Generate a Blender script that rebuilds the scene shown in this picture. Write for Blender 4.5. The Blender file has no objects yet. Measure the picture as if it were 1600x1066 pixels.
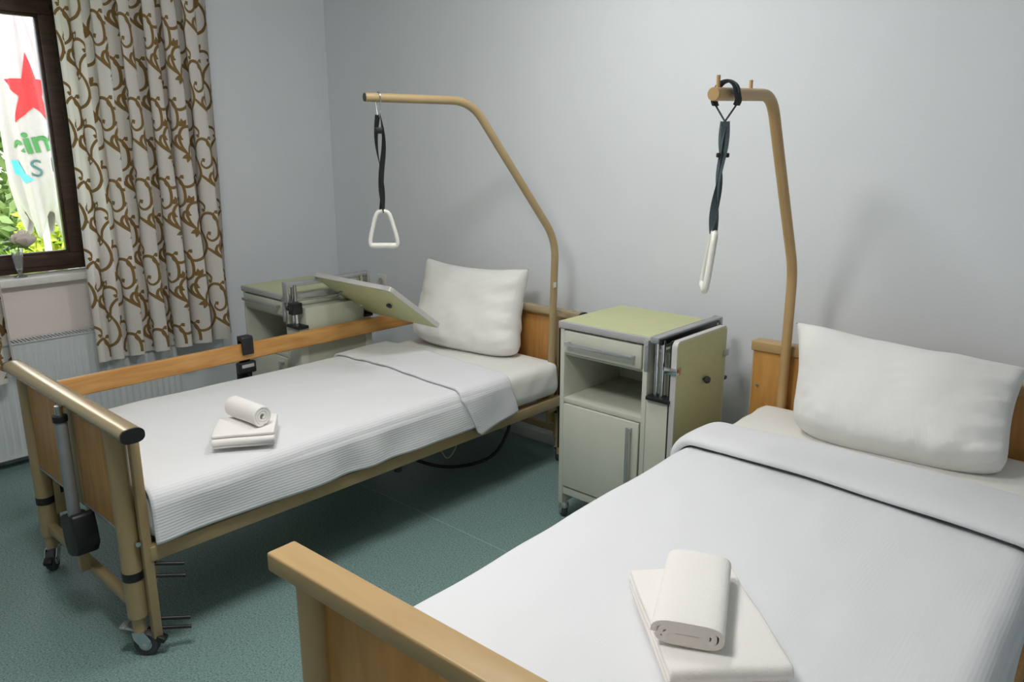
import bpy, bmesh, math, random
import numpy as np
from mathutils import Vector, Matrix
random.seed(4); rng = np.random.default_rng(7)
PI = math.pi
S = bpy.context.scene
COL = S.collection

# ------------------------------------------------------------------ camera
cd = bpy.data.cameras.new('camera'); cam = bpy.data.objects.new('camera', cd); COL.objects.link(cam)
cd.sensor_fit = 'HORIZONTAL'; cd.sensor_width = 36.0; cd.lens = 1222 / 1600 * 36
cd.clip_start = .05; cd.clip_end = 200
cam.location = (4.42, -3.09, 1.6)
cam.rotation_euler = (math.radians(90 - 14.32), 0, math.radians(42.4))
S.camera = cam
# ------------------------------------------------------------------ sky, exposure
w = bpy.data.worlds.new('overcast_sky'); S.world = w; w.use_nodes = True
bg = w.node_tree.nodes['Background']; bg.inputs[0].default_value = (.86, .93, 1.0, 1); bg.inputs[1].default_value = 4.2
S.view_settings.view_transform = 'Standard'; S.view_settings.look = 'None'
S.view_settings.gamma = 1; S.view_settings.use_curve_mapping = False
S.view_settings.exposure = 0.0
LAMP_STRENGTH = 35.0
FILL_LAMP_STRENGTH = 37.0

# ------------------------------------------------------------------ materials
def srgb(r, g, b):
    f = lambda c: (c / 255 / 12.92) if c / 255 <= .04045 else ((c / 255 + .055) / 1.055) ** 2.4
    return (f(r), f(g), f(b), 1)
def new_mat(name):
    m = bpy.data.materials.new(name); m.use_nodes = True
    return m, m.node_tree.nodes, m.node_tree.links, m.node_tree.nodes['Principled BSDF']
def coords(n, l, scale=(1, 1, 1), kind='Object'):
    t = n.new('ShaderNodeTexCoord'); mp = n.new('ShaderNodeMapping'); mp.inputs['Scale'].default_value = scale
    l.new(t.outputs[kind], mp.inputs[0]); return mp.outputs[0]
def simple(name, c, rough=.5, metal=0, var=.06, nscale=30, bump=0.0, bscale=200, spec=.5, coat=0):
    m, n, l, b = new_mat(name)
    v = coords(n, l)
    t = n.new('ShaderNodeTexNoise'); t.inputs['Scale'].default_value = nscale; t.inputs['Detail'].default_value = 4; l.new(v, t.inputs[0])
    r = n.new('ShaderNodeValToRGB')
    r.color_ramp.elements[0].position = .3; r.color_ramp.elements[1].position = .7
    r.color_ramp.elements[0].color = tuple(x * (1 - var) for x in c[:3]) + (1,)
    r.color_ramp.elements[1].color = tuple(min(1, x * (1 + var)) for x in c[:3]) + (1,)
    l.new(t.outputs[0], r.inputs[0]); l.new(r.outputs[0], b.inputs['Base Color'])
    b.inputs['Roughness'].default_value = rough; b.inputs['Metallic'].default_value = metal
    b.inputs['Specular IOR Level'].default_value = spec; b.inputs['Coat Weight'].default_value = coat
    if bump:
        t2 = n.new('ShaderNodeTexNoise'); t2.inputs['Scale'].default_value = bscale; t2.inputs['Detail'].default_value = 3; l.new(v, t2.inputs[0])
        bm = n.new('ShaderNodeBump'); bm.inputs['Strength'].default_value = bump; bm.inputs['Distance'].default_value = .004
        l.new(t2.outputs[0], bm.inputs['Height']); l.new(bm.outputs[0], b.inputs['Normal'])
    return m
def wood(name, c1, c2, scale, rough=.42):
    m, n, l, b = new_mat(name)
    v = coords(n, l, scale)
    t = n.new('ShaderNodeTexNoise'); t.inputs['Scale'].default_value = 6; t.inputs['Detail'].default_value = 6; t.inputs['Distortion'].default_value = .6; l.new(v, t.inputs[0])
    r = n.new('ShaderNodeValToRGB'); r.color_ramp.elements[0].position = .3; r.color_ramp.elements[1].position = .72
    r.color_ramp.elements[0].color = c1; r.color_ramp.elements[1].color = c2
    l.new(t.outputs[0], r.inputs[0]); l.new(r.outputs[0], b.inputs['Base Color'])
    b.inputs['Roughness'].default_value = rough
    return m
def fabric(name, c, stripes=0.0, period=.009, noise_bump=.25, bscale=350, trans=0.0, uv=True):
    m, n, l, b = new_mat(name)
    b.inputs['Base Color'].default_value = c; b.inputs['Roughness'].default_value = .9
    b.inputs['Specular IOR Level'].default_value = .15
    b.inputs['Sheen Weight'].default_value = .15
    v = coords(n, l, (1, 1, 1), 'UV' if uv else 'Object')
    t2 = n.new('ShaderNodeTexNoise'); t2.inputs['Scale'].default_value = bscale; t2.inputs['Detail'].default_value = 3; l.new(v, t2.inputs[0])
    h = t2.outputs[0]
    if stripes:
        wv = n.new('ShaderNodeTexWave'); wv.wave_type = 'BANDS'; wv.bands_direction = 'X'
        wv.inputs['Scale'].default_value = 2 * PI / 20 / period * 1.0
        wv.inputs['Distortion'].default_value = 1.2; wv.inputs['Detail'].default_value = 1; wv.inputs['Detail Scale'].default_value = .12
        l.new(v, wv.inputs[0])
        mx = n.new('ShaderNodeMath'); mx.operation = 'MULTIPLY_ADD'; mx.inputs[1].default_value = stripes
        l.new(wv.outputs[1], mx.inputs[0])
        m2 = n.new('ShaderNodeMath'); m2.operation = 'MULTIPLY'; m2.inputs[1].default_value = .2
        l.new(t2.outputs[0], m2.inputs[0]); l.new(m2.outputs[0], mx.inputs[2]); h = mx.outputs[0]
    bm = n.new('ShaderNodeBump'); bm.inputs['Strength'].default_value = noise_bump; bm.inputs['Distance'].default_value = .003
    l.new(h, bm.inputs['Height']); l.new(bm.outputs[0], b.inputs['Normal'])
    if trans:
        tr = n.new('ShaderNodeBsdfTranslucent'); tr.inputs[0].default_value = c
        ms = n.new('ShaderNodeMixShader'); ms.inputs[0].default_value = trans
        out = n['Material Output']
        l.new(b.outputs[0], ms.inputs[1]); l.new(tr.outputs[0], ms.inputs[2]); l.new(ms.outputs[0], out.inputs[0])
    return m

M = {}
M['wall'] = simple('wall_paint', srgb(232, 236, 240), .75, var=.012, nscale=3, bump=.12, bscale=140, spec=.25)
M['ceil'] = simple('ceiling_paint', srgb(245, 245, 245), .9, var=.01, nscale=3)
M['skirt'] = simple('skirting_white', srgb(205, 205, 200), .5, var=.03)
M['sill'] = simple('sill_white', srgb(238, 234, 230), .35, var=.02)
M['splash'] = simple('glossy_cream_panel', srgb(246, 236, 230), .12, var=.01, nscale=4)
M['beige'] = simple('beige_powder_coat', srgb(172, 150, 110), .38, var=.04, nscale=12, spec=.5)
M['beige2'] = simple('sand_powder_coat', srgb(192, 158, 108), .4, var=.04, nscale=12)
M['barmetal'] = simple('champagne_metal_bar', srgb(196, 178, 142), .26, metal=.55, var=.03, nscale=8)
M['black'] = simple('black_plastic', srgb(24, 26, 28), .45, var=.2)
M['rubber'] = simple('grey_rubber', srgb(62, 63, 66), .6, var=.15)
M['chrome'] = simple('chrome', srgb(205, 207, 210), .16, metal=1, var=.03)
M['alu'] = simple('brushed_aluminium', srgb(186, 188, 190), .38, metal=.75, var=.04, nscale=60)
M['actgrey'] = simple('grey_actuator_tube', srgb(150, 153, 154), .35, metal=.3, var=.03)
M['wood'] = wood('beech_laminate', srgb(180, 126, 64), srgb(206, 155, 90), (6, 6, .7))
M['plank'] = wood('beech_plank', srgb(186, 130, 66), srgb(214, 164, 96), (5, .6, 5))
M['wood2'] = wood('honey_beech', srgb(188, 134, 66), srgb(208, 156, 88), (5, 5, .7))
M['bar2'] = wood('sand_lacquered_beech', srgb(184, 152, 104), srgb(192, 161, 113), (1, 5, 5), .4)
M['cabinet'] = simple('cabinet_grey_cream', srgb(205, 207, 192), .42, var=.02, nscale=10)
M['cabinside'] = simple('cabinet_grey_cream_inside', srgb(192, 194, 176), .55, var=.02, nscale=10)
M['trayedge'] = simple('pale_aluminium_edge', srgb(214, 211, 208), .38, metal=.2, var=.02)
M['green'] = simple('pale_lime_laminate', srgb(196, 199, 150), .45, var=.03, nscale=40)
M['greengrey'] = simple('pale_sage_laminate', srgb(190, 194, 150), .45, var=.03, nscale=40)
M['edge'] = simple('grey_edge_band', srgb(180, 178, 178), .4, var=.03)
M['sheet'] = fabric('white_cotton_sheet', srgb(240, 239, 234), noise_bump=.1)
M['duvet'] = fabric('white_seersucker', srgb(233, 234, 236), stripes=1.0, period=.010, noise_bump=.16)
M['duvet2'] = fabric('white_fine_seersucker', srgb(233, 234, 237), stripes=.6, period=.009, noise_bump=.13)
M['pillow'] = fabric('white_pillow_cotton', srgb(243, 242, 239), stripes=.5, period=.01, noise_bump=.12)
M['terry'] = fabric('white_terry', srgb(250, 247, 243), noise_bump=.5, bscale=420, uv=False)
M['curtain'] = fabric('offwhite_curtain', srgb(242, 237, 230), noise_bump=.25, bscale=120, trans=.25)
M['scroll'] = fabric('bronze_flock', srgb(142, 114, 70), noise_bump=.4, bscale=200, uv=False, trans=.1)
M['frame'] = wood('dark_walnut_frame', srgb(52, 34, 26), srgb(78, 52, 40), (8, 1, 8), .4)
M['radiator'] = simple('radiator_enamel', srgb(216, 221, 222), .3, var=.01)
M['raddark'] = simple('radiator_slot', srgb(70, 70, 66), .6, var=.05)
M['strap'] = simple('black_webbing', srgb(20, 24, 26), .8, var=.2, nscale=200, bump=.3, bscale=600)
M['strapg'] = simple('slate_webbing', srgb(70, 84, 88), .8, var=.15, nscale=200, bump=.3, bscale=600)
M['grip'] = simple('ivory_plastic_grip', srgb(232, 231, 222), .35, var=.02)
M['socket'] = simple('white_socket_plastic', srgb(228, 226, 216), .3, var=.01)
M['cable'] = simple('black_cable', srgb(18, 18, 20), .5, var=.1)
M['wire'] = simple('cream_wire', srgb(170, 160, 120), .5, var=.1)
M['rose'] = fabric('white_rose_petal', srgb(252, 244, 236), noise_bump=.1, bscale=80, trans=.45, uv=False)
M['leaf'] = simple('ivy_leaf', srgb(96, 140, 40), .5, var=.25, nscale=60)
M['lawn'] = simple('lawn', srgb(150, 190, 70), .9, var=.35, nscale=3)
M['hedge'] = simple('hedge_leaf', srgb(124, 146, 76), .6, var=.3, nscale=4)
M['hedge2'] = simple('yellow_hedge_leaf', srgb(188, 196, 60), .6, var=.3, nscale=4)
M['bark'] = simple('bark', srgb(90, 74, 58), .9, var=.3)
M['canvas'] = simple('white_parasol_canvas', srgb(184, 170, 170), .8, var=.03)
M['red'] = simple('red_print', srgb(226, 40, 44), .7, var=.04)
M['printgreen'] = simple('green_print', srgb(70, 130, 70), .7, var=.04)
M['teal'] = simple('turquoise_print', srgb(90, 200, 210), .7, var=.04)
M['darkteal'] = simple('dark_teal_print', srgb(70, 110, 112), .7, var=.04)
M['whitepaint'] = simple('white_garden_paint', srgb(238, 236, 232), .5, var=.03)
M['lime'] = simple('lime_tag', srgb(190, 215, 30), .5, var=.05)
def glass_mat(name, thin):
    m, n, l, b = new_mat(name)
    out = n['Material Output']
    if thin:   # window pane: clear sheet with a weak mirror reflection
        t = n.new('ShaderNodeBsdfTransparent'); g = n.new('ShaderNodeBsdfGlossy'); g.inputs['Roughness'].default_value = .02
        f = n.new('ShaderNodeFresnel'); f.inputs[0].default_value = 1.3
        ms = n.new('ShaderNodeMixShader'); l.new(f.outputs[0], ms.inputs[0]); l.new(t.outputs[0], ms.inputs[1]); l.new(g.outputs[0], ms.inputs[2])
        l.new(ms.outputs[0], out.inputs[0])
    else:
        b.inputs['Base Color'].default_value = (.96, .97, .98, 1); b.inputs['Roughness'].default_value = .03
        b.inputs['Transmission Weight'].default_value = .88; b.inputs['IOR'].default_value = 1.45
    return m
M['pane'] = glass_mat('window_glass', True); M['crystal'] = glass_mat('cut_crystal', False)
def floor_mat():
    m, n, l, b = new_mat('speckled_green_vinyl')
    v = coords(n, l)
    t1 = n.new('ShaderNodeTexNoise'); t1.inputs['Scale'].default_value = 170; t1.inputs['Detail'].default_value = 3; l.new(v, t1.inputs[0])
    r1 = n.new('ShaderNodeValToRGB'); e = r1.color_ramp.elements
    e[0].position = .30; e[0].color = srgb(66, 88, 86); e[1].position = .46; e[1].color = srgb(118, 146, 142)
    x = e.new(.58); x.color = srgb(127, 153, 150); x = e.new(.72); x.color = srgb(158, 178, 174)
    l.new(t1.outputs[0], r1.inputs[0])
    t2 = n.new('ShaderNodeTexNoise'); t2.inputs['Scale'].default_value = 5; l.new(v, t2.inputs[0])
    mx = n.new('ShaderNodeMix'); mx.data_type = 'RGBA'; mx.blend_type = 'MULTIPLY'; mx.inputs[0].default_value = .25
    l.new(r1.outputs[0], mx.inputs[6]); l.new(t2.outputs[1], mx.inputs[7])
    l.new(r1.outputs[0], b.inputs['Base Color'])
    b.inputs['Roughness'].default_value = .42; b.inputs['Specular IOR Level'].default_value = .4
    return m
M['floor'] = floor_mat()
M['seam'] = simple('weld_seam', srgb(150, 172, 176), .5, var=.05)
def emis(name, c, s):
    m, n, l, b = new_mat(name)
    b.inputs['Base Color'].default_value = c; b.inputs['Emission Color'].default_value = c; b.inputs['Emission Strength'].default_value = s
    return m
M['lamp'] = emis('lamp_opal', (1, .98, .95, 1), LAMP_STRENGTH)
M['fill_lamp'] = emis('fill_lamp_opal', (1, .98, .95, 1), FILL_LAMP_STRENGTH)

# ------------------------------------------------------------------ helpers
def tag(o, label, cat, group=None, kind=None):
    o['label'] = label; o['category'] = cat
    if group: o['group'] = group
    if kind: o['kind'] = kind
    return o
def thing(name, label, cat, loc=(0, 0, 0), rz=0, group=None):
    o = bpy.data.objects.new(name, None); COL.objects.link(o); o.empty_display_size = .1
    o.location = loc; o.rotation_euler = (0, 0, rz)
    return tag(o, label, cat, group)
def mk(name, verts, faces, mat, parent=None, smooth=False, uvs=None, label=None):
    me = bpy.data.meshes.new(name); me.from_pydata([tuple(map(float, v)) for v in verts], [], [tuple(f) for f in faces])
    if uvs is not None:
        ul = me.uv_layers.new(name='UVMap')
        idx = np.zeros(len(me.loops), dtype=np.int32); me.loops.foreach_get('vertex_index', idx)
        ul.data.foreach_set('uv', np.asarray(uvs, dtype=np.float32)[idx].ravel())
    me.materials.append(M[mat] if isinstance(mat, str) else mat)
    if smooth: me.polygons.foreach_set('use_smooth', [True] * len(me.polygons))
    me.update()
    o = bpy.data.objects.new(name, me); COL.objects.link(o)
    if parent: o.parent = parent
    if label: o['label'] = label
    return o
def from_bm(name, bm, mat, parent=None, smooth=False, label=None):
    bmesh.ops.recalc_face_normals(bm, faces=bm.faces)
    me = bpy.data.meshes.new(name); bm.to_mesh(me); bm.free()
    me.materials.append(M[mat] if isinstance(mat, str) else mat)
    if smooth:
        me.polygons.foreach_set('use_smooth', [True] * len(me.polygons))
        me.set_sharp_from_angle(angle=math.radians(40))
    o = bpy.data.objects.new(name, me); COL.objects.link(o)
    if parent: o.parent = parent
    if label: o['label'] = label
    return o
def bm_box(bm, x0, x1, y0, y1, z0, z1, bev=0.0, seg=2, mtx=None):
    t = bmesh.new()
    vs = [t.verts.new(p) for p in ((x0, y0, z0), (x1, y0, z0), (x1, y1, z0), (x0, y1, z0), (x0, y0, z1), (x1, y0, z1), (x1, y1, z1), (x0, y1, z1))]
    for f in ((0, 3, 2, 1), (4, 5, 6, 7), (0, 1, 5, 4), (1, 2, 6, 5), (2, 3, 7, 6), (3, 0, 4, 7)): t.faces.new([vs[i] for i in f])
    if bev: bmesh.ops.bevel(t, geom=list(t.edges), offset=bev, segments=seg, profile=.5, affect='EDGES')
    if mtx is not None: bmesh.ops.transform(t, matrix=mtx, verts=t.verts)
    me = bpy.data.meshes.new('tmp'); t.to_mesh(me); t.free(); bm.from_mesh(me); bpy.data.meshes.remove(me)
def box(name, x0, x1, y0, y1, z0, z1, mat, parent=None, bev=.002, label=None, seg=2, mtx=None):
    bm = bmesh.new(); bm_box(bm, x0, x1, y0, y1, z0, z1, bev, seg, mtx)
    return from_bm(name, bm, mat, parent, bev > 0, label)
def fillet(pts, r, n=7):
    pts = [Vector(p) for p in pts]; out = [pts[0]]
    for i in range(1, len(pts) - 1):
        a, b, c = pts[i - 1], pts[i], pts[i + 1]
        d1 = (a - b).normalized(); d2 = (c - b).normalized()
        rr = min(r, (a - b).length * .45, (c - b).length * .45)
        p1 = b + d1 * rr; p2 = b + d2 * rr
        for k in range(n + 1):
            t = k / n; out.append(p1 * (1 - t) ** 2 + b * 2 * t * (1 - t) + p2 * t * t)
    out.append(pts[-1]); return out
def bm_tube(bm, pts, r, n=14, cap=True, closed=False):
    pts = [Vector(p) for p in pts]; N = len(pts)
    rs = r if isinstance(r, (list, tuple)) else [r] * N
    rings = []; u = None
    for i, p in enumerate(pts):
        if closed: t = (pts[(i + 1) % N] - pts[i - 1]).normalized()
        else: t = (pts[min(i + 1, N - 1)] - pts[max(i - 1, 0)]).normalized()
        if u is None:
            u = t.cross(Vector((0, 0, 1)))
            if u.length < .1: u = t.cross(Vector((1, 0, 0)))
        u = (u - t * u.dot(t)).normalized(); v = t.cross(u)
        rings.append([bm.verts.new(p + (u * math.cos(2 * PI * k / n) + v * math.sin(2 * PI * k / n)) * rs[i]) for k in range(n)])
    for i in range(N if closed else N - 1):
        A, B = rings[i], rings[(i + 1) % N]
        for k in range(n): bm.faces.new((A[k], A[(k + 1) % n], B[(k + 1) % n], B[k]))
    if cap and not closed:
        bm.faces.new(rings[0][::-1]); bm.faces.new(rings[-1])
def tube(name, pts, r, mat, parent=None, n=14, fr=None, closed=False, label=None):
    if fr: pts = fillet(pts, fr)
    bm = bmesh.new(); bm_tube(bm, pts, r, n, True, closed)
    return from_bm(name, bm, mat, parent, True, label)
def bm_lathe(bm, prof, c, n=24, axis='z'):
    rings = []
    for (r, h) in prof:
        ring = []
        for k in range(n):
            a = 2 * PI * k / n; q = (r * math.cos(a), r * math.sin(a), h)
            if axis == 'x': q = (h, q[0], q[1])
            if axis == 'y': q = (q[0], h, q[1])
            ring.append(bm.verts.new((c[0] + q[0], c[1] + q[1], c[2] + q[2])))
        rings.append(ring)
    for A, B in zip(rings, rings[1:]):
        for k in range(n): bm.faces.new((A[k], A[(k + 1) % n], B[(k + 1) % n], B[k]))
    bm.faces.new(rings[0][::-1]); bm.faces.new(rings[-1])
def lathe(name, prof, c, mat, parent=None, n=24, axis='z', label=None):
    bm = bmesh.new(); bm_lathe(bm, prof, c, n, axis)
    return from_bm(name, bm, mat, parent, True, label)
def prism(name, outline, d0, d1, mat, parent=None, plane='yz', bev=0, label=None):
    """closed 2-D outline extruded from d0 to d1 along the missing axis"""
    bm = bmesh.new()
    def P(a, b, d): return {'yz': (d, a, b), 'xz': (a, d, b), 'xy': (a, b, d)}[plane]
    A = [bm.verts.new(P(a, b, d0)) for a, b in outline]; B = [bm.verts.new(P(a, b, d1)) for a, b in outline]
    n = len(outline)
    bm.faces.new(A); bm.faces.new(B[::-1])
    for i in range(n): bm.faces.new((A[i], B[i], B[(i + 1) % n], A[(i + 1) % n]))
    if bev:
        bmesh.ops.recalc_face_normals(bm, faces=bm.faces)
        es = [e for e in bm.edges if len(e.link_faces) == 2 and e.calc_face_angle(0) > 1]
        bmesh.ops.bevel(bm, geom=es, offset=bev, segments=2, profile=.5, affect='EDGES')
    return from_bm(name, bm, mat, parent, True, label)
def rounded_rect(a0, a1, b0, b1, r, n=6):
    o = []
    for (ca, cb, s) in ((a1 - r, b1 - r, 0), (a0 + r, b1 - r, 1), (a0 + r, b0 + r, 2), (a1 - r, b0 + r, 3)):
        for k in range(n + 1):
            t = (s + k / n) * PI / 2; o.append((ca + r * math.cos(t), cb + r * math.sin(t)))
    return o
def catmull(pts, n=8):
    P = [np.array(p, float) for p in pts]; P = [2 * P[0] - P[1]] + P + [2 * P[-1] - P[-2]]; out = []
    for i in range(1, len(P) - 2):
        for k in range(n):
            t = k / n
            out.append(.5 * ((2 * P[i]) + (-P[i - 1] + P[i + 1]) * t + (2 * P[i - 1] - 5 * P[i] + 4 * P[i + 1] - P[i + 2]) * t * t + (-P[i - 1] + 3 * P[i] - 3 * P[i + 1] + P[i + 2]) * t ** 3))
    out.append(P[-2]); return out
def waves(seed, n, fmin, fmax):
    g = np.random.default_rng(seed); k = []
    for _ in range(n):
        f = g.uniform(fmin, fmax); a = g.uniform(0, 2 * PI); k.append((f * math.cos(a), f * math.sin(a), g.uniform(0, 2 * PI), fmin / f))
    def F(x, y):
        s = 0
        for kx, ky, ph, am in k: s = s + am * np.sin(kx * x + ky * y + ph)
        return s / n ** .5
    return F
def grid_faces(nu, nv, wrap=False):
    f = []
    for i in range(nu - 1):
        for j in range(nv - 1): a = i * nv + j; f.append((a, a + 1, a + nv + 1, a + nv))
    return f
def ribbon(name, pts, wd, width, mat, parent, thick=.0022):
    """flat strap: centre points, width direction at each point"""
    bm = bmesh.new(); rows = []
    N = len(pts)
    for i in range(N):
        p = Vector(pts[i]); t = (Vector(pts[min(i + 1, N - 1)]) - Vector(pts[max(i - 1, 0)])).normalized()
        d = Vector(wd[i]); d = (d - t * d.dot(t)).normalized(); q = t.cross(d)
        rows.append([bm.verts.new(p + d * sx * width / 2 + q * sy * thick / 2) for sx, sy in ((-1, -1), (1, -1), (1, 1), (-1, 1))])
    for A, B in zip(rows, rows[1:]):
        for k in range(4): bm.faces.new((A[k], A[(k + 1) % 4], B[(k + 1) % 4], B[k]))
    bm.faces.new(rows[0][::-1]); bm.faces.new(rows[-1])
    return from_bm(name, bm, mat, parent, True)

# ------------------------------------------------------------------ room shell
XR, YF, ZC = 5.7, -5.1, 2.68
WY0, WY1, WZ0, WZ1 = -2.79, -1.523, .94, 2.30          # window opening in the left wall
def struct(o): o['kind'] = 'structure'; return o
fl = struct(box('floor', -.25, XR + .15, YF - .15, .15, -.1, 0, 'floor', bev=0)); fl['label'] = 'speckled grey green vinyl floor with welded seams'; fl['category'] = 'floor'
box('weld_seam', .0, XR, -1.014, -1.009, 0, .0006, 'seam', fl, 0)
box('weld_seam', .0, XR, -3.014, -3.009, 0, .0006, 'seam', fl, 0)
o = struct(box('wall_back', -.25, XR + .15, 0, .15, 0, ZC, 'wall', bev=0)); o['label'] = 'plain white wall behind the two bed heads'; o['category'] = 'wall'
bm = bmesh.new()
bm_box(bm, -.25, 0, YF - .15, WY0, 0, ZC); bm_box(bm, -.25, 0, WY1, 0, 0, ZC)
bm_box(bm, -.25, 0, WY0, WY1, 0, WZ0 - .035); bm_box(bm, -.25, 0, WY0, WY1, WZ1, ZC)
wl = struct(from_bm('wall_left', bm, 'wall')); wl['label'] = 'white wall with the window and radiator'; wl['category'] = 'wall'
o = struct(box('wall_right', XR, XR + .15, YF, 0, 0, ZC, 'wall', bev=0)); o['label'] = 'plain white side wall outside the view'; o['category'] = 'wall'
o = struct(box('wall_front', 0, XR, YF - .15, YF, 0, ZC, 'wall', bev=0)); o['label'] = 'plain white wall behind the viewpoint'; o['category'] = 'wall'
o = struct(box('ceiling', -.25, XR + .15, YF - .15, .15, ZC, ZC + .12, 'ceil', bev=0)); o['label'] = 'flat white ceiling'; o['category'] = 'ceiling'
o = struct(box('baseboard_back', 0.0, XR, -.012, 0, 0, .06, 'skirt', bev=.003)); o['label'] = 'low white baseboard under the back wall'; o['category'] = 'baseboard'
o = struct(box('baseboard_left', 0, .012, YF, -.012, 0, .06, 'skirt', bev=.003)); o['label'] = 'low white baseboard below the radiator'; o['category'] = 'baseboard'

# window: dark timber frame, two casements, panes, white sill
wn = thing('window_1', 'dark brown timber window with clear panes and white sill', 'window'); wn['kind'] = 'structure'
fx0, fx1 = -.19, -.12
fr = .075
def frame_ring(name, y0, y1, z0, z1, t, xa, xb, parent):
    bm = bmesh.new()
    bm_box(bm, xa, xb, y0, y1, z0, z0 + t, .005); bm_box(bm, xa, xb, y0, y1, z1 - t, z1, .005)
    bm_box(bm, xa, xb, y0, y0 + t, z0 + t, z1 - t, .005); bm_box(bm, xa, xb, y1 - t, y1, z0 + t, z1 - t, .005)
    return from_bm(name, bm, 'frame', parent, True)
frame_ring('window_frame', WY0, WY1, WZ0, WZ1, .045, fx0, fx1, wn)
ym = (WY0 + WY1) / 2
for (a, b) in ((WY0 + .03, ym), (ym, WY1 - .03)):
    cs = frame_ring('casement', a, b, WZ0 + .03, WZ1 - .03, .06, -.18, -.105, wn)
    frame_ring('glazing_bead', a + .055, b - .055, WZ0 + .085, WZ1 - .085, .018, -.15, -.118, cs)
    box('pane', -.146, -.140, a + .06, b - .06, WZ0 + .09, WZ1 - .09, 'pane', cs, 0)
box('window_sill', -.12, .055, WY0 - .04, WY1 + .04, WZ0 - .036, WZ0, 'sill', wn, .004)

box('splash_panel', 0, .004, WY0 - .03, -1.2, .5, WZ0 - .037, 'splash', wl, 0, label='glossy cream panel below the sill')

# ------------------------------------------------------------------ ceiling lamps
def ceiling_lamp(x, y, mat, label, r=.18):
    t = thing('ceiling_lamp', label, 'lamp', (x, y, ZC), group='opal dome ceiling lamps')
    lathe('housing', [(.0, 0), (r + .01, 0), (r + .015, -.02), (r + .01, -.03), (.0, -.03)], (0, 0, 0), 'sill', t, 40)
    lathe('opal_dome', [(.0, -.0305)] + [(r * math.cos(a), -.031 - .11 * math.sin(a)) for a in np.linspace(0, PI / 2 - .005, 12)], (0, 0, 0), mat, t, 40)
    return t
ceiling_lamp(2.6, -1.15, 'lamp', 'round opal dome ceiling lamp above the space between the beds')
ceiling_lamp(2.85, -2.4, 'fill_lamp', 'added unseen fill lamp, opal ceiling dome between the foot ends of the two beds', .27)  # second dome added out of view as fill for beds, floor and walls

# ------------------------------------------------------------------ casters
def caster(parent, x, y, z_top, R, ang, lever=True, metal='chrome', w=.03):
    """chrome fork with a rubber wheel and a pedal"""
    c, s = math.cos(ang), math.sin(ang)
    T = Matrix.Translation((x, y, 0)) @ Matrix.Rotation(ang, 4, 'Z')
    off = R * .45
    bm = bmesh.new()
    bm_lathe(bm, [(.001, z_top), (.016, z_top), (.02, z_top - .008), (.02, 2 * R - .002), (.012, 2 * R - .012), (.001, 2 * R - .012)], (0, 0, 0), 16)
    for sy in (-1, 1):
        oy = sy * (w / 2 + .005)
        t = bmesh.new()
        ol = [(-R * .45, 2 * R + .004), (R * .55, 2 * R + .004), (R * 1.0, R * 1.45), (off + R * .28, R * .8), (off, R * .68), (off - R * .28, R * .85), (-R * .35, R * 1.5)]
        A = [t.verts.new((a, oy - .0015, b)) for a, b in ol]; B = [t.verts.new((a, oy + .0015, b)) for a, b in ol]
        t.faces.new(A); t.faces.new(B[::-1])
        for i in range(len(ol)): t.faces.new((A[i], B[i], B[(i + 1) % len(ol)], A[(i + 1) % len(ol)]))
        me = bpy.data.meshes.new('tmp'); t.to_mesh(me); t.free(); bm.from_mesh(me); bpy.data.meshes.remove(me)
    bm_box(bm, -R * .4, R * .5, -w / 2 - .005, w / 2 + .005, 2 * R, 2 * R + .005)
    bmesh.ops.transform(bm, matrix=T, verts=bm.verts)
    ca = from_bm('caster', bm, metal, parent, True)
    bm = bmesh.new()
    bm_lathe(bm, [(R * .55, -w / 2), (R * .9, -w / 2), (R, -w / 4), (R, w / 4), (R * .9, w / 2), (R * .55, w / 2)], (off, 0, R), 28, 'y')
    bmesh.ops.transform(bm, matrix=T, verts=bm.verts)
    wh = from_bm('wheel', bm, 'rubber', ca, True)
    bm = bmesh.new(); bm_lathe(bm, [(.004, -w / 2 - .008), (R * .5, -w / 2 - .002), (R * .5, w / 2 + .002), (.004, w / 2 + .008)], (off, 0, R), 20, 'y')
    bmesh.ops.transform(bm, matrix=T, verts=bm.verts); from_bm('hub', bm, 'edge', ca, True)
    if lever:
        bm = bmesh.new()
        bm_box(bm, -R * 1.7, -R * .3, -.016, .016, 2 * R + .004, 2 * R + .012, .003, 2, Matrix.Rotation(math.radians(8), 4, 'Y'))
        bm_box(bm, -R * 1.75, -R * 1.25, -.02, .02, 2 * R + .008, 2 * R + .016, .003, 2, Matrix.Rotation(math.radians(8), 4, 'Y'))
        bmesh.ops.transform(bm, matrix=T, verts=bm.verts); from_bm('brake_lever', bm, 'alu', ca, True)
        bm = bmesh.new(); bm_box(bm, R * .5, R * 1.25, -.015, .015, 2 * R - .012, 2 * R + .006, .004, 2, Matrix.Rotation(math.radians(25), 4, 'Y'))
        bmesh.ops.transform(bm, matrix=T, verts=bm.verts); from_bm('brake_pad', bm, 'black', ca, True)
    return ca

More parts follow.
